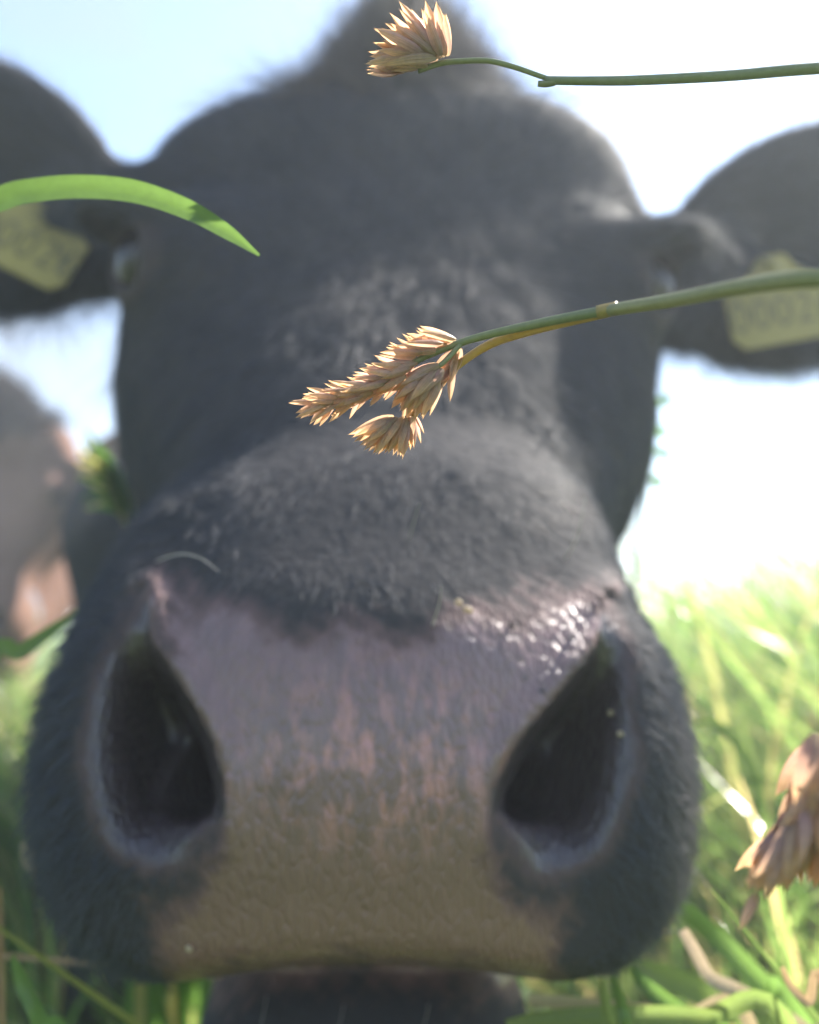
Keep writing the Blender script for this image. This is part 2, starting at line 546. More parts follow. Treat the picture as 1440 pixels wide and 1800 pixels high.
def head_sdf(p):
    s = p @ D_
    n = p @ N_
    w_ = np.interp(s, _ss, T_w); h_ = np.interp(s, _ss, T_h)
    qx = np.abs((p[:, 0] - np.interp(s, _ss, T_cx)) / w_)
    qn = np.abs((n - np.interp(s, _ss, T_cn)) / h_)
    f = ((qx ** 2.5 + qn ** 2.5) ** (1 / 2.5) - 1) * np.minimum(w_, h_)
    f = smax(f, np.maximum(_ss[0] - s, s - _ss[-1]), 0.04)
    # crown of the forehead
    f = smin(f, ell(p, V(685, 345, 0.505), (0.144, 0.060, 0.057), 2.45), 0.03)
    # muzzle
    f = smin(f, ell(p, V(645, 1395, 0.272), (0.098, 0.058, 0.061), 2.2), 0.03)
    f = smin(f, ell(p, V(645, 1360, 0.325), (0.094, 0.065, 0.060), 2.3), 0.02)
    f = smin(f, ell(p, V(642, 1195, 0.294), (0.068, 0.056, 0.050), 2.1), 0.05)
    # soft upper nose above the leather, and the two wings
    f = smin(f, ell(p, V(760, 975, 0.292), (0.045, 0.026, 0.026)), 0.03)
    f = smin(f, ell(p, V(430, 1010, 0.294), (0.035, 0.026, 0.024)), 0.03)
    for px in (228, 1060):
        f = smin(f, ell(p, V(px, 1385, 0.258), (0.016, 0.026, 0.042)), 0.022)
    # upper lip edge
    f = smin(f, ell(p, V(645, 1625, 0.262), (0.056, 0.042, 0.020), 2.3), 0.02)
    px = p[:, 0] / p[:, 1] * 1440 + 720
    py = 900 - p[:, 2] / p[:, 1] * 1440
    u_ = np.abs((px - 645) / 330)
    lipy = np.where(u_ < 1, 1694 + u_ ** 2 * 38, np.maximum(1732 - 320 * (u_ - 1) ** 2 + 40 * (u_ - 1), 1500))
    f = smax(f, -np.maximum((lipy - py) * p[:, 1] / 1440, p[:, 1] - 0.29), 0.009)
    # chin and lower jaw
    f2 = ell(p, V(645, 1875, 0.292), (0.057, 0.047, 0.040), 2.7)
    f2 = smin(f2, rcone(p, V(640, 1780, 0.33), V(660, 1330, 0.56), 0.045, 0.08), 0.04)
    f = smin(f, f2, 0.004)
    # cheeks, jaw angle
    for px_ in (385, 978):
        f = smin(f, ell(p, V(px_, 740, 0.50), (0.04, 0.08, 0.08)), 0.05)
    # brow and orbit
    for e, sx in ((EYE_L, -1), (EYE_R, 1)):
        f = smin(f, ell(p, e + np.array([-sx * 0.020, 0.020, 0.0]), (0.032, 0.036, 0.034)), 0.025)
    # poll
    f = smin(f, ell(p, V(714, 172, 0.51), (0.056, 0.055, 0.061), 1.2), 0.03)
    # nostrils
    for crat, hole, inner, outer in ((CRAT_L, HOLE_L, IN_L, OUT_L), (CRAT_R, HOLE_R, IN_R, OUT_R)):
        m_ = (p[:, 1] > 0.12) & (p[:, 1] < 0.32)
        m_ &= (px > crat[:, 0].min() - 90) & (px < crat[:, 0].max() + 90) & (py > 950) & (py < 1640)
        if not m_.any(): continue
        sc_ = p[m_, 1] / 1440
        sd = poly_sd(px[m_], py[m_], crat)
        di = line_d(px[m_], py[m_], inner) * sc_
        do = line_d(px[m_], py[m_], outer) * sc_
        ins = sd < 0
        # sharp fall behind the edge of the nose pad, slow rise to the wing
        fs = f[m_] + np.where(ins, 0.026 * sstep(di / 0.008) * sstep(do / 0.044) * np.clip((0.292 - p[m_, 1]) / 0.03, 0, 1), 0) - np.where(ins, 0, 0.0022 * np.exp(-(di / 0.005) ** 2))
        sh = poly_sd(px[m_] - (1 if crat is CRAT_L else -1) * 2200 * np.clip(p[m_, 1] - 0.240, 0, 1), py[m_], hole) * sc_
        back = p[m_, 1] - 0.292
        fs = smax(fs, -np.maximum(sh + 0.002 + np.clip(p[m_, 1] - 0.240, 0, 1) * 0.30, back * 0.8), 0.007)
        f[m_] = fs
    # eye sockets
    for e in (EYE_L, EYE_R):
        sx = -1 if e[0] < 0 else 1
        o_ = np.array([sx * 0.72, -0.66, 0.22]); o_ /= np.linalg.norm(o_)
        f = smin(f, np.linalg.norm(p - e, axis=1) - 0.0215, 0.010)
        f = smin(f, ell(p, e + o_ * 0.010 + np.array([sx * 0.004, 0.004, 0.021]), (0.026, 0.022, 0.011)), 0.010)
        f = smax(f, -ell(p, e + o_ * 0.018, (0.0190, 0.0140, 0.020), 2.0, axes_from(D_ + o_ * 0.1, o_)), 0.003)
    # ears
    for base, tip, up in ((V(225, 428, 0.475), V(-250, 245, 0.515), (0.25, -0.25, 1)), (V(1150, 515, 0.485), V(1660, 375, 0.525), (-0.1, -0.25, 1))):
        d = tip - base
        ln = np.linalg.norm(d)
        ax = axes_from(d, up)
        c_ = base + d * 0.55
        e1 = ell(p, c_, (ln * 0.54, 0.017, 0.072), 2.0, ax)
        q = (p - c_) @ ax
        # cupped: the front is hollowed
        yn = np.sign(ax[1, 1])
        e2 = ell(p, c_ - ax[:, 1] * 0.018 * yn, (ln * 0.44, 0.016, 0.054), 2.0, ax)
        e1 = smax(e1, -e2, 0.008)
        e1 = smin(e1, rcone(p, base + np.array([np.sign(-d[0]) * 0.03, 0.02, 0]), base + d * 0.16, 0.032, 0.018), 0.025)
        f = smin(f, e1, 0.012)
    return f

def cow_field(head_T, head_R, trunk):
    """head_T, head_R place the head's axes in the world; trunk gives the rest in world coordinates"""
    def f(p):
        h = (p - head_T) @ head_R
        r = head_sdf(np.where(h[:, 1:2] < 0.02, h * [1, 0, 1] + [0, 0.02, 0], h)) + np.maximum(0.02 - h[:, 1], 0)
        for kind, *a in trunk:
            k = a.pop()
            g = rcone(p, *a) if kind == 'c' else ell(p, *a)
            r = smin(r, g, k)
        return r
    return f

def trunk_parts(poll, ch, ang, fore=(1, -1)):
    """chest point ch (on the ground plan), heading ang = direction from chest to rump"""
    TS = 0.86
    d = np.array([math.cos(ang), math.sin(ang), 0]) * TS; s = np.array([-d[1], d[0], 0])
    c0 = np.array([ch[0], ch[1], 0])
    Z = lambda z: np.array([0, 0, z * TS])
    ax = np.stack([d / TS, s / TS, np.array([0, 0, 1.0])], 1)
    L_ = [('c', poll, c0 + Z(0.93), 0.09, 0.15, 0.10),
          ('c', poll - Z(0.12), c0 + Z(0.72), 0.06, 0.13, 0.10),
          ('e', c0 + d * 0.12 + Z(0.84), (0.23, 0.18, 0.31), 2.2, ax, 0.08),
          ('e', c0 + d * 0.62 + Z(0.86), (0.57, 0.25, 0.30), 2.3, ax, 0.1),
          ('e', c0 + d * 1.18 + Z(0.95), (0.22, 0.20, 0.24), 2.2, ax, 0.1),
          ('c', c0 + d * 1.42 + Z(1.12), c0 + d * 1.50 + Z(0.45), 0.03, 0.018, 0.03)]
    for a, sd in ((0.08, 1), (0.14, -1)):
        if sd not in fore: continue
        b_ = c0 + d * a + s * 0.14 * sd
        L_ += [('c', b_ + Z(0.7), b_ + Z(0.38), 0.085, 0.05, 0.05), ('c', b_ + Z(0.38), b_ + Z(0.10), 0.046, 0.036, 0.02), ('c', b_ + Z(0.08), b_ + Z(0.02) - d * 0.02, 0.045, 0.05, 0.02)]
    for a, sd in ((1.22, 1), (1.14, -1)):
        b_ = c0 + d * a + s * 0.15 * sd
        L_ += [('c', b_ + Z(0.82), b_ + Z(0.48) + d * 0.12, 0.14, 0.06, 0.06), ('c', b_ + Z(0.48) + d * 0.12, b_ + Z(0.10) + d * 0.10, 0.05, 0.036, 0.02), ('c', b_ + Z(0.08) + d * 0.1, b_ + Z(0.02) + d * 0.08, 0.045, 0.05, 0.02)]
    return L_

def axis(lo, f0, f1, hi, fine, coarse):
    return np.concatenate([np.arange(lo, f0 - coarse * 0.5, coarse), np.arange(f0, f1, fine), np.arange(f1, hi, coarse)])

def skin_masks(h):
    px = h[:, 0] / h[:, 1] * 1440 + 720
    py = 900 - h[:, 2] / h[:, 1] * 1440
    front = np.clip((0.315 - h[:, 1]) / 0.01, 0, 1)
    jit = 26 * np.sin(px * 0.031 + 1.3) * np.sin(py * 0.027) + 16 * np.sin(px * 0.11 + 1.5 * np.sin(py * 0.05)) * np.sin(py * 0.09) + 10 * np.sin(px * 0.31 + py * 0.2)
    side = ((py > 1500) | (py < 1150)) * 1.0
    la = np.clip(0.5 - (poly_sd(px, py, PLATE) + jit * side) / (30 + 46 * side), 0, 1) * front
    pk = np.exp(-(((px - 660) / 230) ** 2 + ((py - 1340) / 150) ** 2) ** 1.5) * front
    lp = np.clip((py - 1400) / 220, 0, 1) * front
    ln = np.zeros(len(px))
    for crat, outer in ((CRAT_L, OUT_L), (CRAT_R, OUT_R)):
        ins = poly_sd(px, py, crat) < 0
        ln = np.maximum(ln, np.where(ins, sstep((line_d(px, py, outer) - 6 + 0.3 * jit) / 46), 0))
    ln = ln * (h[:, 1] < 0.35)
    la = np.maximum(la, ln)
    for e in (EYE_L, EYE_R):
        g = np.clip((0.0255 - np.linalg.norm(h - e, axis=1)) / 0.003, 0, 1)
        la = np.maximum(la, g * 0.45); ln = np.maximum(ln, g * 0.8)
    return la, pk, lp, ln, px, py

def build_cow(name, head_T, head_R, trunk, grid, mat, label, cat, base):
    verts, quads = nets(cow_field(head_T, head_R, trunk), *grid)
    # two light smoothing passes
    root = empty(name, base)
    tag(root, label, cat)
    h = (verts - head_T) @ head_R
    la, pk, lp, ln, px, py = skin_masks(h)
    inhead = (h[:, 1] > 0.1) & (h[:, 1] < 0.48)
    la = la * inhead; pk = pk * inhead; lp = lp * inhead; ln = ln * inhead
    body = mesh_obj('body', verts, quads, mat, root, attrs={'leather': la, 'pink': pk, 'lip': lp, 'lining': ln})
    return root, body, verts, quads, h, la, px, py

M_cow = cow_skin('black_cow_skin', (0.030, 0.031, 0.036), (0.055, 0.050, 0.050), (0.190, 0.106, 0.101), (0.180, 0.090, 0.072), (0.45, 0.20, 0.175))
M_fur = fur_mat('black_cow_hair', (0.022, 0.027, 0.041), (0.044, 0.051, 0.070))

poll_w = CAM + R @ np.array([-0.01, 0.60, 0.10])
trunk1 = trunk_parts(poll_w, (-0.03, 1.22), math.radians(73), (-1,))
# its left foreleg is set forward and out
A_ = np.array
trunk1 += [('c', A_([-0.10, 1.24, 0.76]), A_([-0.345, 1.05, 0.555]), 0.13, 0.095, 0.06), ('c', A_([-0.345, 1.05, 0.54]), A_([-0.365, 1.03, 0.33]), 0.085, 0.045, 0.03),
           ('c', A_([-0.365, 1.03, 0.33]), A_([-0.365, 1.05, 0.09]), 0.042, 0.033, 0.02), ('c', A_([-0.365, 1.05, 0.07]), A_([-0.365, 1.03, 0.02]), 0.04, 0.046, 0.02)]
FINE = 0.0025
grid1 = (axis(-0.56, -0.37, 0.37, 0.66, FINE, 0.02), axis(0.16, 0.19, 0.66, 2.95, FINE, 0.02), axis(-0.04, 0.24, 0.98, 1.36, FINE, 0.02))
cow, body, bv, bq, hv, la_v, bpx, bpy_ = build_cow('black_cow', CAM, R, trunk1, grid1, M_cow,
    'black cow pushing its broad wet nose straight at the viewer', 'cow', (-0.06, 1.22, 0))

# eyes
def uv_sphere(c, r, nu=24, nv=16):
    vs, fs = [], []
    for i in range(nv + 1):
        th = math.pi * i / nv
        for j in range(nu):
            ph = 2 * math.pi * j / nu
            vs.append(np.asarray(c) + np.asarray(r) * np.array([math.sin(th) * math.cos(ph), math.sin(th) * math.sin(ph), math.cos(th)]))
    for i in range(nv):
        for j in range(nu):
            a = i * nu + j; b_ = i * nu + (j + 1) % nu
            fs.append((a, a + nu, b_ + nu, b_))
    return np.array(vs), np.array(fs)

m_eye, t, b = new_mat('dark_eye')
b.inputs['Base Color'].default_value = (0.018, 0.014, 0.012, 1)
b.inputs['Roughness'].default_value = 0.22
b.inputs['Specular IOR Level'].default_value = 0.5
for e in (EYE_L, EYE_R):
    v_, f_ = uv_sphere((0, 0, 0), (0.0178, 0.0178, 0.0178))
    mesh_obj('eye', CAM + (v_ + e) @ R.T, f_, m_eye, cow)

# coat hair
def vnormals(verts, quads):
    a, b_, c_, d = (verts[quads[:, i]] for i in range(4))
    fn = np.cross(c_ - a, d - b_)
    vn = np.zeros_like(verts)
    for i in range(4):
        np.add.at(vn, quads[:, i], fn)
    return vn / np.maximum(np.linalg.norm(vn, axis=1), 1e-12)[:, None], fn

def grow(name, parent, verts, quads, weight, n, length, flow, lift, mat, rad, clump=0.0, headR=R, headT=CAM, curl=0.0):
    vn, fn = vnormals(verts, quads)
    ar = np.linalg.norm(fn, axis=1) * 0.5
    wq = ar * weight[quads].mean(1)
    pick = rng.choice(len(quads), n, p=wq / wq.sum())
    u, v = rng.random(n), rng.random(n)
    A, B_, C_, Dd = (verts[quads[pick, i]] for i in range(4))
    bl = lambda X: ((1 - u) * (1 - v))[:, None] * X[0] + (u * (1 - v))[:, None] * X[1] + (u * v)[:, None] * X[2] + ((1 - u) * v)[:, None] * X[3]
    P = bl((A, B_, C_, Dd))
    Nn = bl([vn[quads[pick, i]] for i in range(4)])
    Nn /= np.linalg.norm(Nn, axis=1)[:, None] + 1e-9
    h = (P - headT) @ headR
    fl = flow(h) @ headR.T
    fl = fl + rng.normal(0, 0.35, fl.shape) + 0.28 * np.stack([np.sin(P @ v_ * 1.0 + k_) for v_, k_ in ((np.array([210, 60, 130]), 0.3), (np.array([-90, 150, 190]), 1.7), (np.array([120, -170, 160]), 2.9))], 1)
    tg = fl - (fl * Nn).sum(1)[:, None] * Nn
    tg /= np.linalg.norm(tg, axis=1)[:, None] + 1e-9
    ln = length(h) * np.exp(rng.normal(-0.05, 0.33, n))
    li = lift(h)
    d0 = Nn * li[:, None] + tg * (1 - li)[:, None]
    d0 /= np.linalg.norm(d0, axis=1)[:, None]
    K = 4
    pts = np.empty((n, K, 3), np.float32)
    pts[:, 0] = P - Nn * 0.0006
    d = d0
    cv = rng.normal(0, curl, (n, 3))
    for k in range(1, K):
        pts[:, k] = pts[:, k - 1] + d * (ln / (K - 1))[:, None]
        d = d + tg * 0.35 + cv + np.array([0, 0, -0.08])
        d /= np.linalg.norm(d, axis=1)[:, None]
    hc = bpy.data.hair_curves.new(name)
    hc.add_curves([K] * n)
    hc.attributes['position'].data.foreach_set('vector', pts.ravel())
    ra = hc.attributes.new('radius', 'FLOAT', 'POINT') if 'radius' not in hc.attributes else hc.attributes['radius']
    rr = np.tile(np.array([1, 0.9, 0.65, 0.2], np.float32), n) * rad
    ra.data.foreach_set('value', rr.astype(np.float32))
    hx_ = h[:, 0] / h[:, 1] * 1440 + 720; hy_ = 900 - h[:, 2] / h[:, 1] * 1440
    dust_sunlit = np.zeros(n)  # dusty patches; sun on the right bridge and muzzle rim is painted in
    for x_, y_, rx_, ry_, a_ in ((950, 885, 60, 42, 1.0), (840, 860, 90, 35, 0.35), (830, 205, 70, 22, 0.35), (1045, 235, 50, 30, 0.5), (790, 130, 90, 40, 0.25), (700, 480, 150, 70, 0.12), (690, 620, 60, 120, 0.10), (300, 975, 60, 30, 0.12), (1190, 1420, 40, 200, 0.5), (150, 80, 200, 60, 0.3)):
        dust_sunlit = np.maximum(dust_sunlit, a_ * np.exp(-((hx_ - x_) / rx_) ** 2 - ((hy_ - y_) / ry_) ** 2))
    dust_sunlit = np.clip(dust_sunlit * (0.6 + 0.8 * rng.random(n)) + 0.10 * np.sin(h[:, 0] * 70 + 2 * np.sin(h[:, 2] * 55)) * np.sin(h[:, 2] * 62 + h[:, 1] * 40), 0, 1)
    da = hc.attributes.new('dust_sunlit', 'FLOAT', 'CURVE')
    da.data.foreach_set('value', dust_sunlit.astype(np.float32))
    hc.materials.append(mat)
    o = bpy.data.objects.new(name, hc)
    col.objects.link(o)
    o.parent = parent
    o.matrix_parent_inverse = Matrix.Translation(-Vector(parent.location))
    tag(o, None, None, None, 'stuff')
    return o

def flow1(h):
    f = np.zeros_like(h)
    up = np.clip((h[:, 2] - 0.16) / 0.06, -1, 1)[:, None]            # whorl between the eyes
    cen = np.stack([h[:, 0] + 0.012, np.zeros(len(h)), np.zeros(len(h))], 1)
    f += up * np.array([0, 0.4, 1.0]) + np.clip(cen * 9, -1, 1) + np.array([0, 0.5, 0])
    return f
def len1(h):
    l = np.full(len(h), 0.0075)
    l = np.where(h[:, 1] > 0.33, 0.011, l)
    px = h[:, 0] / h[:, 1] * 1440 + 720; py = 900 - h[:, 2] / h[:, 1] * 1440
    edge = np.clip(poly_sd(px, py, PLATE) / 110, 0, 1)
    l = np.where(h[:, 1] < 0.33, l * (0.25 + 0.75 * edge), l)
    poll = np.clip((h[:, 2] - 0.225) / 0.05, 0, 1) * (np.abs(h[:, 0] + 0.01) < 0.10)
    l = l + 0.012 * poll
    ear = (np.abs(h[:, 0] + 0.012) > 0.165)
    l = np.where(ear, 0.016, l)
    return l
lift1 = lambda h: np.where(h[:, 1] < 0.31, np.clip(0.12 + (np.abs(h[:, 0]) - 0.05) * 9, 0.1, 0.5), 0.22)
wt = (1 - la_v) * np.where(hv[:, 1] < 0.62, 1, 0.0)
wt = np.where(hv[:, 1] < 0.315, wt * 2.0, wt)
wt = np.where((hv[:, 1] < 0.315) & (bpy_ < 1150) & (la_v < 0.99), wt * np.clip(poly_sd(bpx, bpy_, PLATE) / 60 + 0.15, 0.05, 1), wt)
for e in (EYE_L, EYE_R):
    wt = np.where(np.linalg.norm(hv - e, axis=1) < 0.0245, 0, wt)
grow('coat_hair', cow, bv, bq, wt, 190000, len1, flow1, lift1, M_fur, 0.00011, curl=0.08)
# long fringe under and inside the ears, and the poll tuft
wf = np.where((np.abs(hv[:, 0] + 0.012) > 0.15) & (hv[:, 2] < 0.16) & (hv[:, 2] > 0.08) & (hv[:, 1] < 0.6), 1.0, 0.0)
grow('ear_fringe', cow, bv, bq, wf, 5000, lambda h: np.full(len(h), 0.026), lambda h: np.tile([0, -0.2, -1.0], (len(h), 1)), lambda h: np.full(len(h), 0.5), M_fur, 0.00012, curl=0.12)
wp = np.exp(-((hv[:, 0] + 0.008) / 0.06) ** 2) * np.clip((hv[:, 2] - 0.22) / 0.05, 0, 1) * (hv[:, 1] < 0.62)
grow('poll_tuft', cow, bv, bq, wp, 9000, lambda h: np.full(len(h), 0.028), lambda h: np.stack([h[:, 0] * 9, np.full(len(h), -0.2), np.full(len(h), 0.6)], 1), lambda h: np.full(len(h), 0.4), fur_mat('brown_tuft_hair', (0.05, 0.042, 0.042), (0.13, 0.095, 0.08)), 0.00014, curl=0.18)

# whiskers
def tube(points, radii, sides=8, caps=True):
    P = np.asarray(points, float)
    n = len(P)
    tg = np.gradient(P, axis=0)
    tg /= np.linalg.norm(tg, axis=1)[:, None]
    up = np.array([0.13, 0.27, 0.95])
    vs, al = [], []
    for i in range(n):
        a = np.cross(tg[i], up); a /= np.linalg.norm(a)
        b_ = np.cross(tg[i], a)
        for j in range(sides):
            an = 2 * math.pi * j / sides
            vs.append(P[i] + radii[i] * (a * math.cos(an) + b_ * math.sin(an)))
            al.append(i / (n - 1))
    fs = []
    for i in range(n - 1):
        for j in range(sides):
            k = (j + 1) % sides
            fs.append((i * sides + j, i * sides + k, (i + 1) * sides + k, (i + 1) * sides + j))
    if caps:
        fs.append(tuple(range(sides))[::-1])
        fs.append(tuple((n - 1) * sides + j for j in range(sides)))
    return np.array(vs), fs, np.array(al)

def spline(pts, n):
    """smooth curve through points (Catmull-Rom)"""
    P = np.asarray(pts, float)
    P = np.concatenate([[2 * P[0] - P[1]], P, [2 * P[-1] - P[-2]]])
    m_ = len(P) - 3
    o_ = []
    for tt in np.linspace(0, m_ - 1e-6, n):
        i = int(tt); u = tt - i
        a, b_, c_, d = P[i:i + 4]
        o_.append(0.5 * ((2 * b_) + (c_ - a) * u + (2 * a - 5 * b_ + 4 * c_ - d) * u * u + (3 * b_ - a - 3 * c_ + d) * u ** 3))
    return np.array(o_)

m_wh, t, b = new_mat('pale_whisker')
b.inputs['Base Color'].default_value = (0.45, 0.42, 0.38, 1)
b.inputs['Roughness'].default_value = 0.4
for pts in ([(716, 965, .262), (724, 930, .238), (738, 884, .225)], [(975, 1010, .268), (1012, 950, .245), (1030, 872, .235)], [(262, 992, .262), (310, 975, .235), (350, 980, .225), (385, 1005, .22)],
            [(760, 1100, .225), (772, 1062, .215), (776, 1030, .21)]):
    c_ = spline([W(*q) for q in pts], 14)
    v_, f_, al = tube(c_, np.linspace(0.00022, 0.00006, 14), 6)
    mesh_obj('whisker', v_, f_, m_wh, cow)

for k in range(3):
    x = 480 + 150 * k + random.uniform(-30, 30)
    y = 1745 + random.uniform(0, 40)
    c_ = spline([W(x, y, .262), W(x - 6, y + 30, .250), W(x - 14 + random.uniform(-8, 8), y + 66, .246)], 8)
    v_, f_, al = tube(c_, np.linspace(0.00017, 0.00006, 8), 5)
    mesh_obj('whisker', v_, f_, m_wh, cow)

# ear tags
m_tag, t, b = new_mat('yellow_plastic')
c = mixc(t, noise(t, 60, 4, 0.6, geo_pos(t)), (0.36, 0.27, 0.05), (0.25, 0.19, 0.04))
t.links.new(c, b.inputs['Base Color'])
b.inputs['Roughness'].default_value = 0.4
m_ink, t, b = new_mat('tag_ink')
b.inputs['Base Color'].default_value = (0.15, 0.12, 0.04, 1)
b.inputs['Roughness'].default_value = 0.6

def slab(poly, depth, bev=0.0015):
    import bmesh
    bm = bmesh.new()
    f = bm.faces.new([bm.verts.new((x, y, 0)) for x, y in poly])
    r_ = bmesh.ops.extrude_face_region(bm, geom=[f])
    for v_ in r_['geom']:
        if isinstance(v_, bmesh.types.BMVert): v_.co.z += depth
    bmesh.ops.bevel(bm, geom=bm.edges[:], offset=min(bev, depth * 0.3), segments=2, affect='EDGES')
    bmesh.ops.recalc_face_normals(bm, faces=bm.faces[:])
    vs = np.array([v_.co[:] for v_ in bm.verts]); fs = [tuple(v_.index for v_ in f.verts) for f in bm.faces]
    bm.free()
    return vs, fs

def frame(o_, xdir, toward):
    x = np.array(xdir, float); x /= np.linalg.norm(x)
    z = np.array(toward, float); z = z - (z @ x) * x; z /= np.linalg.norm(z)
    y = np.cross(z, x)
    M = Matrix(((x[0], y[0], z[0], o_[0]), (x[1], y[1], z[1], o_[1]), (x[2], y[2], z[2], o_[2]), (0, 0, 0, 1)))
    return np.stack([x, y, z], 1), np.asarray(o_), M

def ear_tag(o_, xdir, toward, wd, ht, text, lab):
    A, c_, M = frame(o_, xdir, toward)
    a, h_ = wd / 2, ht / 2
    k = ht * 0.16
    poly = [(-a + k, -h_), (a - k, -h_), (a, -h_ + k), (a, h_ * 0.55), (a * 0.45, h_), (a * 0.25, h_ * 1.45), (-a * 0.25, h_ * 1.45), (-a * 0.45, h_), (-a, h_ * 0.55), (-a, -h_ + k)]
    vs, fs = slab(poly, 0.0016)
    tg = mesh_obj('ear_tag', vs @ A.T + c_, fs, m_tag, cow, smooth=False)
    tg['label'] = lab
    bs, bf = uv_sphere((0, h_ * 1.1, 0.002), (0.006, 0.006, 0.002), 16, 8)
    st = mesh_obj('stud', bs @ A.T + c_, bf, m_tag, cow)
    st.parent = tg; st.matrix_parent_inverse = Matrix.Identity(4)
    cu = bpy.data.curves.new('tag_number', 'FONT')
    cu.body = text
    cu.align_x = 'CENTER'; cu.align_y = 'CENTER'
    cu.size = ht * 0.62
    cu.extrude = 0.0001
    cu.space_character = 1.05
    tmp = bpy.data.objects.new('tmp', cu)
    col.objects.link(tmp)
    dg = bpy.context.evaluated_depsgraph_get()
    me = bpy.data.meshes.new_from_object(tmp.evaluated_get(dg))
    bpy.data.objects.remove(tmp)
    me.transform(M @ Matrix.Translation((0, -ht * 0.08, 0.0019)))
    me.materials.clear(); me.materials.append(m_ink)
    no = bpy.data.objects.new('tag_number', me)
    col.objects.link(no)
    no.parent = tg

ear_tag(W(55, 425, 0.462), R @ np.array([1.0, -0.12, -0.50]), R @ np.array([0.22, -1, 0.1]), 0.064, 0.042, '00026', 'yellow ear tag with dark digits on the ear at the left')
ear_tag(W(1372, 540, 0.472), R @ np.array([1.0, 0.15, 0.20]), R @ np.array([-0.1, -1, 0.0]), 0.068, 0.042, '00026', 'pale yellow ear tag with faint digits on the ear at the right')

# ------------------------------------------------------------------ the second cow, behind at the left
M_cow2 = cow_skin('tan_cow_skin', (0.30, 0.18, 0.135), (0.10, 0.055, 0.04), (0.26, 0.15, 0.12), (0.24, 0.14, 0.10), (0.36, 0.22, 0.18))
s2 = 1.0
yaw = math.radians(-4)
Rh2 = np.array([[math.cos(yaw), -math.sin(yaw), 0], [math.sin(yaw), math.cos(yaw), 0], [0, 0, 1]]) @ np.array([[1, 0, 0], [0, math.cos(0.55), -math.sin(0.55)], [0, math.sin(0.55), math.cos(0.55)]])
hc2 = np.array([-0.01, 0.36, 0.08])
Th2 = W(-30, 925, 1.62) - Rh2 @ hc2
poll2 = Th2 + Rh2 @ np.array([-0.03, 0.60, 0.10])
trunk2 = trunk_parts(poll2, (poll2[0] - 0.75, poll2[1] + 0.75), math.radians(150))
lo2 = np.array([poll2[0] - 2.6, Th2[1] - 0.1, -0.04]); hi2 = np.array([poll2[0] + 0.5, poll2[1] + 2.2, 1.4])
hcx = Th2 + Rh2 @ hc2
grid2 = (axis(lo2[0], hcx[0] - 0.32, hcx[0] + 0.34, hi2[0], 0.008, 0.025), axis(lo2[1], hcx[1] - 0.25, hcx[1] + 0.3, hi2[1], 0.008, 0.025), axis(lo2[2], hcx[2] - 0.3, hcx[2] + 0.36, hi2[2], 0.008, 0.025))
cow2, body2, v2, q2, h2, *_ = build_cow('tan_cow', Th2, Rh2, trunk2, grid2, M_cow2,
    'pale tan cow looking on behind the black one at the left edge', 'cow', (poll2[0] - 0.75, poll2[1] + 0.75, 0))
for e in (EYE_L, EYE_R):
    v_, f_ = uv_sphere((0, 0, 0), (0.0158,) * 3)
    mesh_obj('eye', Th2 + (v_ + e) @ Rh2.T, f_, m_eye, cow2)
wp = np.exp(-((h2[:, 0] + 0.008) / 0.12) ** 2) * np.clip((h2[:, 2] - 0.22) / 0.05, 0, 1) * (h2[:, 1] < 0.62)
grow('poll_tuft', cow2, v2, q2, wp, 4000, lambda h: np.full(len(h), 0.05), lambda h: np.stack([h[:, 0] * 6, np.full(len(h), -0.2), np.full(len(h), 0.6)], 1), lambda h: np.full(len(h), 0.5), fur_mat('dark_tuft_hair', (0.05, 0.035, 0.03), (0.09, 0.07, 0.06)), 0.0006, headR=Rh2, headT=Th2, curl=0.15)

# ------------------------------------------------------------------ seed heads
def floret_mesh(name, ln, wd, seed):
    """one pointed husk, keeled and cupped, base at 0, along +X, keel towards +Z"""
    r_ = np.random.default_rng(seed)
    nu, nv = 8, 13
    vs, al, rb, fs = [], [], [], []
    bend = r_.uniform(0.05, 0.22)
    for i in range(nu):
        t_ = i / (nu - 1)
        prof = min(1, (t_ + 0.04) / 0.25) ** 0.6 * (1 - max(0, (t_ - 0.30) / 0.70) ** 2.2) + 0.06 * (t_ < 1)
        hw = wd * 0.5 * max(prof, 0.05 if i < nu - 1 else 0.02)
        for j in range(nv):
            jj = j if j < nv else 2 * nv - 2 - j
            u = jj / (nv - 1) * 2 - 1
            y = hw * u
            z = hw * (0.95 * (1 - abs(u) ** 1.5)) if j < nv else -hw * 0.42 * (1 - u * u)
            rib = 0.5 + 0.5 * math.cos(u * math.pi * 6)
            z += (0.12 * hw * rib) * (1 if j < nv else -1)
            x = ln * t_
            z += bend * ln * (t_ * t_ - t_) * -1
            vs.append((x, y, z)); al.append(t_); rb.append(rib)
    k = nv
    for i in range(nu - 1):
        for j in range(k - 1):
            a, b_ = i * k + j, i * k + j + 1
            fs.append((a, b_, b_ + k, a + k))
    tip = len(vs)
    vs.append((ln * 1.04, 0, bend * ln * 0.05)); al.append(1); rb.append(0.3)
    for j in range(k - 1):
        fs.append(((nu - 1) * k + j, (nu - 1) * k + j + 1, tip))
    o = mesh_obj(name, np.array(vs), fs, M_floret, None, attrs={'along': al, 'rib': rb})
    me = o.data
    bpy.data.objects.remove(o)
    return me

FL = [floret_mesh('floret', 0.0066, 0.00125 + 0.0002 * (i % 3), i) for i in range(5)]

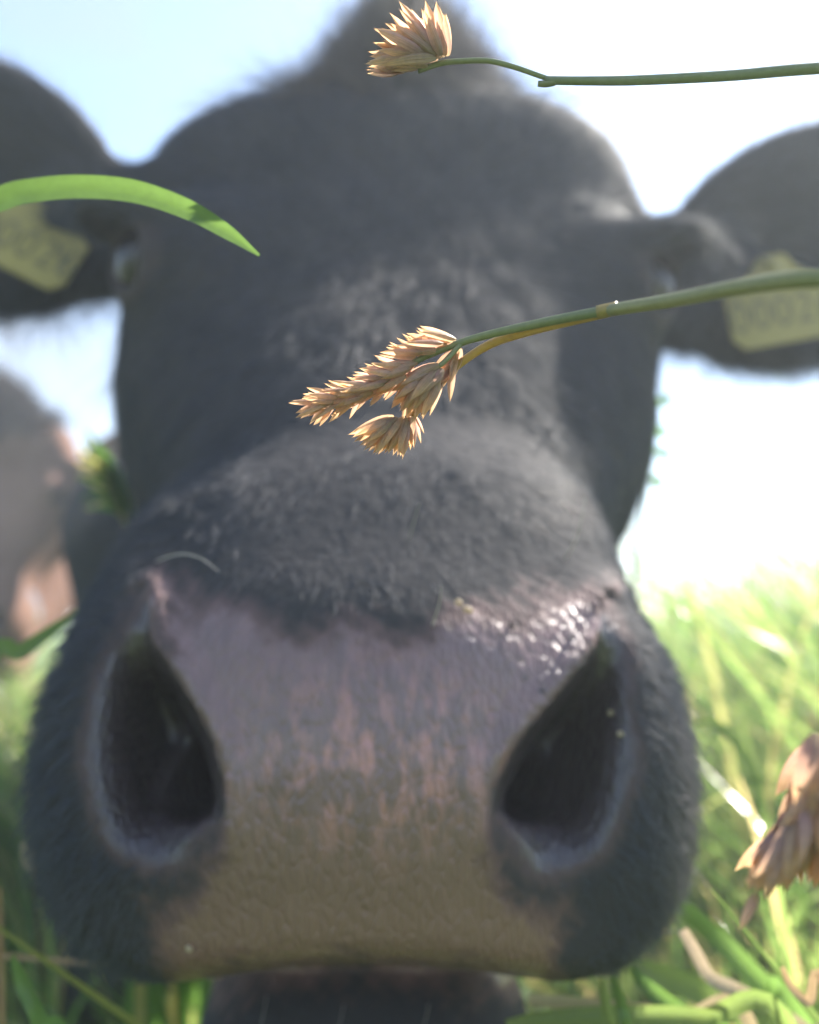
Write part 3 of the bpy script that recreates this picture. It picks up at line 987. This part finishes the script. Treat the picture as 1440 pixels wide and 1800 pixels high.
def put_floret(parent, base, d, keel, scale, wid=1.0):
    d = np.asarray(d, float); d /= np.linalg.norm(d)
    k = np.asarray(keel, float); k = k - (k @ d) * d; k /= np.linalg.norm(k)
    y = np.cross(k, d)
    o = bpy.data.objects.new('floret', random.choice(FL))
    col.objects.link(o)
    M = Matrix(((d[0] * scale, y[0] * scale * wid, k[0] * scale * wid, base[0]), (d[1] * scale, y[1] * scale * wid, k[1] * scale * wid, base[1]), (d[2] * scale, y[2] * scale * wid, k[2] * scale * wid, base[2]), (0, 0, 0, 1)))
    o.parent = parent
    o.matrix_parent_inverse = Matrix.Translation(-Vector(parent.location))
    o.matrix_basis = M
    return o

def px_dir(ang, tilt):
    """direction seen at ang degrees (0 right, 90 up), leaning towards the viewer by tilt"""
    a = math.radians(ang)
    return R @ np.array([math.cos(a) * math.cos(tilt), -math.sin(tilt), math.sin(a) * math.cos(tilt)])

def fan(parent, rows, d0, dj=0.002, wid=1.0):
    """rows: (base px, py, angle, length px, depth offset mm)"""
    for bx, by, an, lp, dz in rows:
        d = d0 + dz * 0.001
        b_ = W(bx, by, d)
        tilt = random.uniform(-0.35, 0.35) - dz * 0.06
        ln = lp * d / 1440
        keel = R @ np.array([random.uniform(-0.5, 0.5), -1 if dz <= 0 else 1, random.uniform(-0.5, 0.5)])
        put_floret(parent, b_, px_dir(an, tilt), keel, ln / 0.0072, wid)

def stem_part(parent, name, pts, r0, r1, mat, tone0, tone1, n=40, knots=None):
    c_ = spline(pts, n)
    rad = np.linspace(r0, r1, n)
    v_, f_, al = tube(c_, rad, 10)
    return mesh_obj(name, v_, f_, mat, parent, attrs={'tone': tone0 + (tone1 - tone0) * al})

def J(s): return random.uniform(-s, s)

KD = 1.3
def W2(px, py, d): return W(px, py, d * KD)
# --- the sharp head in the middle
D0 = 0.115
g1 = empty('cocksfoot_stalk', W2(2100, 800, 0.10) * np.array([1, 1, 0]))
tag(g1, 'sharp straw and purple cocksfoot seed head crossing before the cow\'s nose bridge', 'grass stalk', 'cocksfoot grass stalks')
root1 = np.array([g1.location.x, g1.location.y, 0.0])
stem_part(g1, 'stem', [W2(1066, 546, .106), W2(1180, 528, .096), W2(1300, 505, .086), W2(1440, 490, .078), W2(1700, 500, .075), W2(2000, 700, .085), root1 + [0, 0, 0.15], root1], 0.001040, 0.001430, M_stem, 0.42, 0.30, 70)
stem_part(g1, 'branch', [W2(1072, 545, .1055), W2(1010, 556, .108), W2(940, 570, .111), W2(860, 588, .1135), W2(805, 604, .1146), W2(745, 628, .1142), (W2(700, 655, .1138)), W2(650, 684, .1142), W2(590, 700, .115), W2(560, 708, .115)], 0.000936, 0.000390, M_stem, 0.05, 0.45, 50)
stem_part(g1, 'branch', [W2(1072, 547, .107), W2(1010, 562, .109), W2(930, 582, .1125), W2(860, 606, .1155), W2(800, 646, .117), W2(760, 690, .118), W2(725, 733, .118)], 0.000975, 0.000650, M_stem, 0.75, 1.0, 50)
stem_part(g1, 'branch', [W2(812, 602, .1146), W2(785, 632, .1138), W2(762, 652, .1135), W2(745, 668, .1135)], 0.000520, 0.000390, M_stem, 0.2, 0.6, 16)
stem_part(g1, 'node', [W2(1085, 542, .1048), W2(1070, 545, .1056), W2(1050, 549, .1062)], 0.001196, 0.001144, M_stem, 0.9, 0.8, 8)
rows = []
rach = [(802, 606), (785, 612), (765, 620), (748, 627), (728, 638), (708, 651), (690, 662), (672, 673), (655, 682), (636, 690), (615, 698), (592, 704), (572, 707)]
NR = len(rach)
for i, (x, y) in enumerate(rach):
    f_ = i / (NR - 1)
    s = 1 - 0.32 * f_
    for k in range(5):    # upper side, back to front
        rows.append((x + J(7), y - 5 + J(5), 180 + 6 * f_ - 8 * k + J(7), (80 - 4 * k) * s + J(10), (k - 2) * 1.3 + J(0.6)))
    if i >= 4:
        for k in range(5):    # lower side
            rows.append((x + J(7), y + 5 + J(5), 202 + 8 * k + J(7), (80 - 5 * k) * s + J(10), (k - 2) * 1.3 + J(0.6)))
    if i > 3: rows.append((x + J(6), y, 194 + J(8), 74 * s, -2.2))
rows += [(560, 707, 184, 58, 0), (560, 706, 177, 50, 1.0), (568, 708, 200, 56, -0.6), (585, 708, 224, 58, 0.6), (600, 705, 218, 66, -1.2), (575, 706, 212, 60, 1.2)]
fan(g1, rows, D0 * KD)
# second cluster
rows = []
for k in range(44):
    f_ = k / 43
    rows.append((772 - 40 * f_ * (k % 3) / 2 + J(7), 642 + 26 * f_ + J(7), 204 + 50 * f_ + J(6), 96 - 22 * f_ + J(12), -2.2 + 4.4 * ((k * 7) % 9) / 8 + J(0.4)))
for k in range(14):
    rows.append((808 - 16 * (k % 4) / 3 + J(4), 612 + 34 * (k % 4) / 3 + J(5), 216 + 44 * ((k * 5) % 14) / 13 + J(6), 60 + J(10), 0.4 + 2 * ((k * 3) % 7) / 6))
fan(g1, rows, 0.1150 * KD, wid=1.1)
# third cluster
rows = []
for k in range(42):
    f_ = k / 41
    rows.append((690 + 34 * f_ + J(5), 737 + J(6), 200 + 70 * f_ + J(5), 86 - 24 * f_ + J(9), -2.0 + 4 * ((k * 7) % 9) / 8 + J(0.4)))
rows += [(726, 736, 272, 58, 0), (729, 733, 284, 52, 1), (731, 732, 296, 36, 1.2), (728, 732, 262, 58, -1.5)]
fan(g1, rows, 0.1175 * KD, wid=1.05)

# --- the top head against the cow's poll
g2 = empty('cocksfoot_stalk', W2(2300, 600, 0.12) * np.array([1, 1, 0]))
tag(g2, 'small fan shaped cocksfoot seed head on a thin stalk before the cow\'s poll', 'grass stalk', 'cocksfoot grass stalks')
root2 = np.array([g2.location.x, g2.location.y, 0.0])
stem_part(g2, 'stem', [W2(958, 141, .1165), W2(1030, 142, .116), W2(1120, 141, .114), W2(1280, 133, .110), W2(1440, 120, .106), W2(1700, 110, .103), W2(2100, 400, .11), root2 + [0, 0, 0.2], root2], 0.000728, 0.001170, M_stem, 0.0, 0.05, 70)
stem_part(g2, 'stub', [W2(975, 143, .1165), W2(960, 147, .1165), W2(946, 147, .1165)], 0.000754, 0.000520, M_stem, 0.15, 0.3, 8)
stem_part(g2, 'branch', [W2(966, 139, .1165), W2(948, 133, .1165), W2(905, 118, .1165), (W2(860, 107, .1168)), W2(815, 107, .117), W2(775, 111, .117), W2(735, 124, .117)], 0.000442, 0.000520, M_stem, 0.05, 0.3, 36)
rows = []
for k in range(60):
    f_ = k / 59
    an = 192 - 94 * f_ + J(4)
    an_ = math.radians(an)
    off = 6 + 22 * ((k * 5) % 7) / 6
    lp = (112 - 28 * f_) + J(12)
    rows.append((782 - 10 * (1 - f_) + off * math.cos(an_), 102 - off * 0.55 * math.sin(an_), an, lp, -2.6 + 5.6 * ((k * 7) % 9) / 8))
for k in range(9):
    rows.append((752 - 7 * k, 116 + 1.2 * k, 176 + J(8), 62 + J(8), -2 + 0.5 * k))
rows += [(786, 98, 92, 74, 0.5), (788, 98, 98, 70, -1), (784, 98, 104, 84, -2)]
fan(g2, rows, 0.117 * KD, wid=1.05)

# --- the blurred head at the lower right
g3 = empty('cocksfoot_stalk', W(1900, 1500, 0.122) * np.array([1, 1, 0]))
tag(g3, 'large blurred cocksfoot seed head hanging down at the lower right edge', 'grass stalk', 'cocksfoot grass stalks')
root3 = np.array([g3.location.x, g3.location.y, 0.0])
stem_part(g3, 'stem', [W(1425, 1360, .117), W(1475, 1240, .115), W(1560, 1160, .114), W(1700, 1150, .114), W(1850, 1350, .122), root3 + [0, 0, 0.1], root3], 0.00048, 0.0009, M_stem, 0.3, 0.2, 50)
stem_part(g3, 'branch', [W(1450, 1280, .153), W(1425, 1360, .115), W(1395, 1440, .115), W(1375, 1490, .115)], 0.00045, 0.0003, M_stem, 0.6, 0.7, 16)
rows = []
for k in range(70):
    f_ = k / 69
    bx = 1380 + 85 * f_; by = 1470 - 40 * math.sin(f_ * 3) + J(24)
    rows.append((bx + J(10), by, 232 + 46 * f_ + J(8), 120 + J(16), -4 + 8 * ((k * 5) % 9) / 8))
for k in range(44):
    f_ = k / 43
    rows.append((1432 + 40 * f_ + J(8), 1290 + 110 * ((k * 5) % 8) / 7, 238 + 30 * f_ + J(8), 130 + J(14), -4 + 8 * ((k * 7) % 9) / 8))
rows += [(1330, 1570, 250, 84, 0)]
fan(g3, rows, 0.115, wid=1.25)

# ------------------------------------------------------------------ single leaves and straws
def ribbon(pts, widths, n=40, fold=0.25, twist=(0, 0), toward=None):
    c_ = spline(pts, n)
    ws = np.interp(np.linspace(0, 1, n), np.linspace(0, 1, len(widths)), widths)
    tg = np.gradient(c_, axis=0); tg /= np.linalg.norm(tg, axis=1)[:, None]
    tw = np.linspace(*twist, n)
    vs, al = [], []
    for i in range(n):
        to = (CAM - c_[i]) if toward is None else np.asarray(toward, float)
        nrm = to - (to @ tg[i]) * tg[i]; nrm /= np.linalg.norm(nrm)
        sd = np.cross(tg[i], nrm)
        sd, nrm = sd * math.cos(tw[i]) + nrm * math.sin(tw[i]), nrm * math.cos(tw[i]) - sd * math.sin(tw[i])
        h_ = ws[i] / 2
        for u in (-1, -0.5, 0, 0.5, 1):
            vs.append(c_[i] + sd * h_ * u + nrm * (h_ * fold * (abs(u) - 0.5)))
        al += [i / (n - 1)] * 5
    fs = []
    for i in range(n - 1):
        for j in range(4):
            fs.append((i * 5 + j, i * 5 + j + 1, (i + 1) * 5 + j + 1, (i + 1) * 5 + j))
    return np.array(vs), fs, np.array(al)

def blade(name, pts, wpx, mat, tone, label, cat, ground_pt=None, twist=(0, 0), toward=None, group=None):
    """pts (px, py, d); wpx widths in metres along the blade; the last point goes on to the ground"""
    P = [W(*q) for q in pts]
    wd = list(wpx)
    if ground_pt is not None:
        g = np.array([ground_pt[0], ground_pt[1], 0.0])
        P += [P[-1] * 0.5 + g * 0.5 + np.array([0, 0, 0.04]), g]
        wd += [wd[-1], wd[-1]]
    v_, f_, al = ribbon(P, wd, 46, twist=twist, toward=toward)
    o = mesh_obj(name, v_, f_, mat, None, attrs={'tone': np.interp(al, [0, 1], tone)})
    return tag(o, label, cat, group)

blade('grass_shoot', [(456, 449, .132), (400, 408, .131), (330, 368, .130), (240, 337, .128), (150, 328, .126), (70, 333, .124), (0, 350, .122), (-120, 420, .12), (-350, 800, .13)], [.0004, .0023, .0031, .0034, .0034, .0033, .0033, .0034, .004],
      M_blade, (0.52, 0.45), 'bright green arching grass blade over the cow\'s ear and eye at the left', 'grass blade', (-0.16, 0.14))
blade('grass_shoot', [(140, 1072, .30), (95, 1105, .29), (40, 1145, .285), (-60, 1230, .28)], [.0008, .004, .005, .006], M_grass, (0.62, 0.6), 'dim green blade below the tan cow beside the black muzzle', 'grass blade', (-0.28, 0.32))
blade('grass_shoot', [(38, 1480, .30), (52, 1512, .30), (66, 1545, .30)], [.0008, .006, .0008], M_straw, (0.5, 0.5), 'small pale leaf tip beside the left of the black muzzle', 'grass blade')
blade('grass_shoot', [(22, 1680, .24), (40, 1730, .24), (72, 1800, .24), (100, 1880, .25)], [.001, .004, .0045, .005], M_grass, (0.5, 0.4), 'grey green blade leaning at the bottom left corner', 'grass blade', (-0.14, 0.28))
blade('straw_stem', [(-60, 1676, .30), (0, 1680, .30), (120, 1690, .30), (260, 1702, .30), (420, 1720, .30)], [.0016, .0016, .0016, .0016, .0014], M_straw, (1.0, 0.9), 'thin reddish straw running level under the left of the muzzle', 'straw')
blade('straw_stem', [(-2, 1560, .30), (0, 1640, .30), (3, 1800, .30), (0, 1950, .31)], [.0016, .002, .0022, .0024], M_straw, (1.0, 1.0), 'upright brown straw cut by the bottom left edge', 'straw', (-0.11, 0.18))
blade('grass_shoot', [(1215, 1268, .36), (1262, 1275, .35), (1300, 1315, .345), (1325, 1365, .34), (1345, 1440, .34)], [.002, .004, .004, .004, .003], M_grass, (0.72, 0.7), 'pale arched blade right of the black muzzle', 'grass blade', (0.2, 0.40))
blade('grass_shoot', [(1165, 1570, .30), (1205, 1600, .29), (1262, 1650, .28), (1340, 1730, .27), (1420, 1820, .26)], [.002, .006, .007, .007, .007], M_grass, (0.6, 0.5), 'broad green blade slanting down right behind the bent straw', 'grass blade', (0.22, 0.30))
blade('straw_stem', [(1200, 1635, .235), (1222, 1672, .235), (1248, 1716, .235), (1290, 1738, .232), (1350, 1768, .23), (1420, 1815, .228), (1500, 1900, .23)], [.003, .0035, .0036, .004, .004, .004, .004], M_straw, (0.15, 0.5), 'pinkish bent straw at the lower right of the muzzle', 'straw', (0.16, 0.25))
blade('grass_shoot', [(1120, 1690, .28), (1160, 1712, .28), (1215, 1735, .278), (1265, 1775, .276), (1330, 1850, .275)], [.002, .007, .008, .007, .007], M_grass, (0.74, 0.6), 'yellow green blade poking out from under the muzzle', 'grass blade', (0.17, 0.33))
blade('grass_shoot', [(1108, 1702, .25), (1150, 1745, .245), (1215, 1800, .24), (1290, 1880, .24)], [.002, .005, .006, .006], M_grass, (0.42, 0.4), 'blue green blade under the yellow green one', 'grass blade', (0.13, 0.30))
blade('straw_stem', [(930, 1756, .25), (1000, 1764, .245), (1080, 1772, .24), (1200, 1790, .235), (1330, 1830, .23)], [.003, .004, .004, .004, .004], M_straw, (0.5, 0.7), 'level orange straw lying just under the chin', 'straw', (0.14, 0.28))
blade('grass_shoot', [(890, 1800, .24), (960, 1790, .238), (1080, 1785, .235), (1230, 1790, .23), (1400, 1830, .225)], [.002, .004, .005, .005, .005], M_grass, (0.76, 0.6), 'level pale green blade along the bottom edge under the chin', 'grass blade', (0.17, 0.27))
blade('grass_shoot', [(1058, 1722, .22), (1066, 1770, .22), (1078, 1830, .222), (1085, 1950, .24)], [.0022, .0028, .003, .003], M_grass, (0.80, 0.6), 'upright green blade with yellow edge crossing the level straw', 'grass blade', (0.07, 0.27))
blade('grass_shoot', [(1076, 1718, .226), (1092, 1765, .226), (1104, 1830, .226), (1110, 1950, .25)], [.002, .003, .003, .003], M_grass, (0.55, 0.5), 'upright grey green blade right beside the yellow edged one', 'grass blade', (0.08, 0.29))
blade('straw_stem', [(1375, 1700, .21), (1392, 1735, .21), (1420, 1762, .208), (1470, 1790, .205)], [.0012, .002, .0022, .0022], M_straw, (0.9, 0.8), 'curved orange stalk at the bottom right corner', 'straw', (0.16, 0.22))

# olive grass tuft between the two heads
tuft = empty('grass_tuft', (W(330, 1300, .58)[0], W(330, 1300, .58)[1], 0))
tag(tuft, 'dim olive grass tuft leaning between the tan cow and the black cheek', 'grass tuft')
tb = np.array(tuft.location)
for k in range(22):
    f_ = k / 21
    P = [W(138 + 20 * f_ + J(16), 765 + 130 * f_ + J(20), .56 + J(.03)), W(185 + 20 * f_, 812 + 80 * f_ + J(10), .555), W(232 + 10 * f_ + J(8), 880 + 60 * f_, .55), W(290 + J(10), 990 + 50 * f_, .56), tb + [J(.03), J(.03), 0.2], tb + [J(.04), J(.04), 0]]
    v_, f2, al = ribbon(P, [.001, .006, .008, .008, .007, .005], 30, twist=(J(.5), J(.5)))
    mesh_obj('blade', v_, f2, M_grass, tuft, attrs={'tone': np.full(len(v_), random.choice([0.2, 0.85, 0.3, 0.9, 0.15]))})

# weed behind the right cheek
weed = empty('dock_stem', (W(1150, 1500, .66)[0], W(1150, 1500, .66)[1], 0))
tag(weed, 'dark weed stem with small ragged leaves behind the cow\'s right cheek', 'weed')
wb = np.array(weed.location)
stem_part(weed, 'stem', [W(1158, 700, .66), W(1150, 790, .66), W(1130, 900, .66), W(1118, 1100, .66), wb], 0.0012, 0.003, M_stem, 0.0, 0.2, 30)
for (x, y, an, lp) in [(1142, 715, 30, 34), (1138, 720, 200, 26), (1138, 765, 10, 30), (1136, 790, 330, 40), (1132, 800, 250, 46), (1130, 812, 200, 30), (1134, 835, 300, 34), (1128, 790, 160, 26), (1136, 748, 70, 24)]:
    a = math.radians(an)
    pts = [W(x + 12, y, .66), W(x + 12 + lp * .5 * math.cos(a), y - lp * .5 * math.sin(a) - 3, .655), W(x + 12 + lp * math.cos(a), y - lp * math.sin(a), .65 + J(.02))]
    v_, f2, al = ribbon(pts, [.001, .011, .001], 10, twist=(J(.8), J(.8)))
    mesh_obj('leaf', v_, f2, M_grass, weed, attrs={'tone': np.full(len(v_), 0.05)})

# ------------------------------------------------------------------ meadow grass
def meadow(name, n, rmin, rmax, hmin, hmax, wd, label, seed, clear=True, half=math.radians(62), power=0.5, side=1.0):
    r_ = np.random.default_rng(seed)
    ang = r_.uniform(-half, half, n)
    rad = rmin + (rmax - rmin) * r_.random(n) ** power
    bx, by = rad * np.sin(ang), rad * np.cos(ang)
    h_ = r_.uniform(hmin, hmax, n) * (0.75 + 0.35 * np.sin(bx * 3.1 + 1) * np.cos(by * 2.3) * 0.6 + 0.1)
    h_ = np.where((bx > 0.05) & (r_.random(n) < 0.35), h_ * side, h_)
    leanx = -0.42 + r_.normal(0, 0.35, n)
    leany = r_.normal(0, 0.35, n)
    droop = r_.uniform(0.1, 0.7, n)
    K = 6
    t_ = np.linspace(0, 1, K)[None, :]
    X = bx[:, None] + h_[:, None] * leanx[:, None] * t_ ** 1.7 * 1.1
    Y = by[:, None] + h_[:, None] * leany[:, None] * t_ ** 1.7
    Z = h_[:, None] * (t_ - droop[:, None] * 0.45 * t_ ** 3)
    C_ = np.stack([X, Y, Z], -1)
    v = (C_.reshape(-1, 3) - CAM) @ R
    px = v[:, 0] / np.maximum(v[:, 1], 0.01) * 1440 + 720
    py = 900 - v[:, 2] / np.maximum(v[:, 1], 0.01) * 1440
    near = (v[:, 1] < 0.75) & (v[:, 1] > 0)
    face = (((px - 645) / 640) ** 2 + ((py - 1330) / 470) ** 2 < 1) | (py < 1010) & (px > -300) & (px < 1130)
    bad = near & face & (v[:, 1] < 0.66)
    thin = np.repeat((r_.random(n) < 0.9) & (bx < -0.06), K)
    bad |= thin & (v[:, 1] < 0.95) & (px < 420) & (py < 1790)
    bad |= (v[:, 1] < 0.75) & (py < 900) & (px > -300) & (px < 1900)
    bad |= (v[:, 1] < 0.20) & (np.abs(v[:, 0]) < 0.16)
    bad |= (np.abs(C_.reshape(-1, 3)[:, 0] + 0.03) < 0.2) & (C_.reshape(-1, 3)[:, 1] > 0.3) & (C_.reshape(-1, 3)[:, 1] < 1.4) & (C_.reshape(-1, 3)[:, 2] > 0.22)
    keep = ~bad.reshape(n, K).any(1)
    C_ = C_[keep]
    n = len(C_)
    az = r_.uniform(0, 2 * math.pi, n)
    sd = np.stack([np.cos(az), np.sin(az), np.zeros(n)], -1)
    wv = (wd * r_.uniform(0.6, 1.4, n))[:, None] * np.array([0.7, 1, 1, 0.85, 0.6, 0.08])[None, :]
    nr = np.cross(sd, np.array([0, 0, 1.0]))
    Lf = C_ - sd[:, None, :] * wv[..., None] / 2
    Rt = C_ + sd[:, None, :] * wv[..., None] / 2
    Md = C_ + nr[:, None, :] * wv[..., None] * 0.14
    vs = np.stack([Lf, Md, Rt], 2).reshape(n, K * 3, 3)
    fl = []
    for i in range(K - 1):
        for j in (0, 1):
            a = i * 3 + j
            fl.append((a, a + 1, a + 4, a + 3))
    fl = np.array(fl)
    F = (np.arange(n)[:, None, None] * (K * 3) + fl[None]).reshape(-1, 4)
    base_t = np.clip(r_.normal(0.56, 0.17, n), 0.05, 0.82)
    dry = r_.random(n) < 0.13
    base_t = np.where(dry, r_.uniform(0.82, 1.0, n), base_t)
    tone = np.repeat(base_t, K * 3)
    o = mesh_obj(name, vs.reshape(-1, 3), F, M_grass, None, attrs={'tone': tone})
    return tag(o, label, 'grass', None, 'stuff')

meadow('meadow_grass', 30000, 0.28, 2.2, 0.14, 0.46, 0.0065, 'lush green meadow grass round the cow', 11, side=1.9)
meadow('distant_grass', 42000, 2.0, 14.0, 0.28, 0.52, 0.009, 'long green grass further out across the field', 12, power=0.7, side=1.9)

# ------------------------------------------------------------------ small things on the nose
def surf_at(px, py):
    """nearest point of the cow's surface along that line of sight"""
    m_ = (np.hypot(bpx - px, bpy_ - py) < 14) & (hv[:, 1] > 0.1)
    i = np.where(m_)[0]
    i = i[np.argmin(hv[i, 1])]
    return bv[i]
m_drop, t, b = new_mat('water')
b.inputs['Base Color'].default_value = (1, 1, 1, 1)
b.inputs['Roughness'].default_value = 0.02
b.inputs['Transmission Weight'].default_value = 1.0
b.inputs['IOR'].default_value = 1.33
for px, py, r_, lab in [(930, 1177, .0008, 'upper of two tiny water drops below the shiny right corner of the nose pad'), (944, 1205, .0009, 'lower of two tiny water drops below the shiny right corner of the nose pad'),
                        (905, 1100, .0008, 'tiny water drop at the fur edge over the shiny right part of the nose pad'), (1006, 1112, .0009, 'tiny water drop high in the shiny corner beside the right nostril')]:
    s_ = surf_at(px, py)
    v_, f_ = uv_sphere(s_ - R[:, 1] * r_ * 0.3, (r_, r_, r_), 12, 8)
    tag(mesh_obj('water_drop', v_, f_, m_drop), lab, 'water drop', 'water drops on the nose')
for px, py, lab, dx in [(1068, 1252, 'pale chaff flake high in the right nostril', 0.0010), (1079, 1292, 'thin chaff flake under another one in the right nostril', 0.0011), (322, 1664, 'yellow chaff flake on the lower left of the upper lip', 0.0011), (804, 1051, 'round pale chaff flake on the fur above the nose leather', 0.0011), (824, 1060, 'longer tan chaff flake right beside the round one above the nose', 0.0016)]:
    s_ = surf_at(px, py) - R[:, 1] * (0.004 if py < 1100 else 0.0006)
    v_, f_ = uv_sphere((0, 0, 0), (dx, 0.0006, 0.0009), 12, 8)
    a = -0.4
    Q = np.array([[math.cos(a), 0, -math.sin(a)], [0, 1, 0], [math.sin(a), 0, math.cos(a)]])
    tag(mesh_obj('chaff_flake', v_ @ Q.T + s_, f_, M_straw, attrs={'tone': np.full(len(v_), 0.4)}), lab, 'chaff')
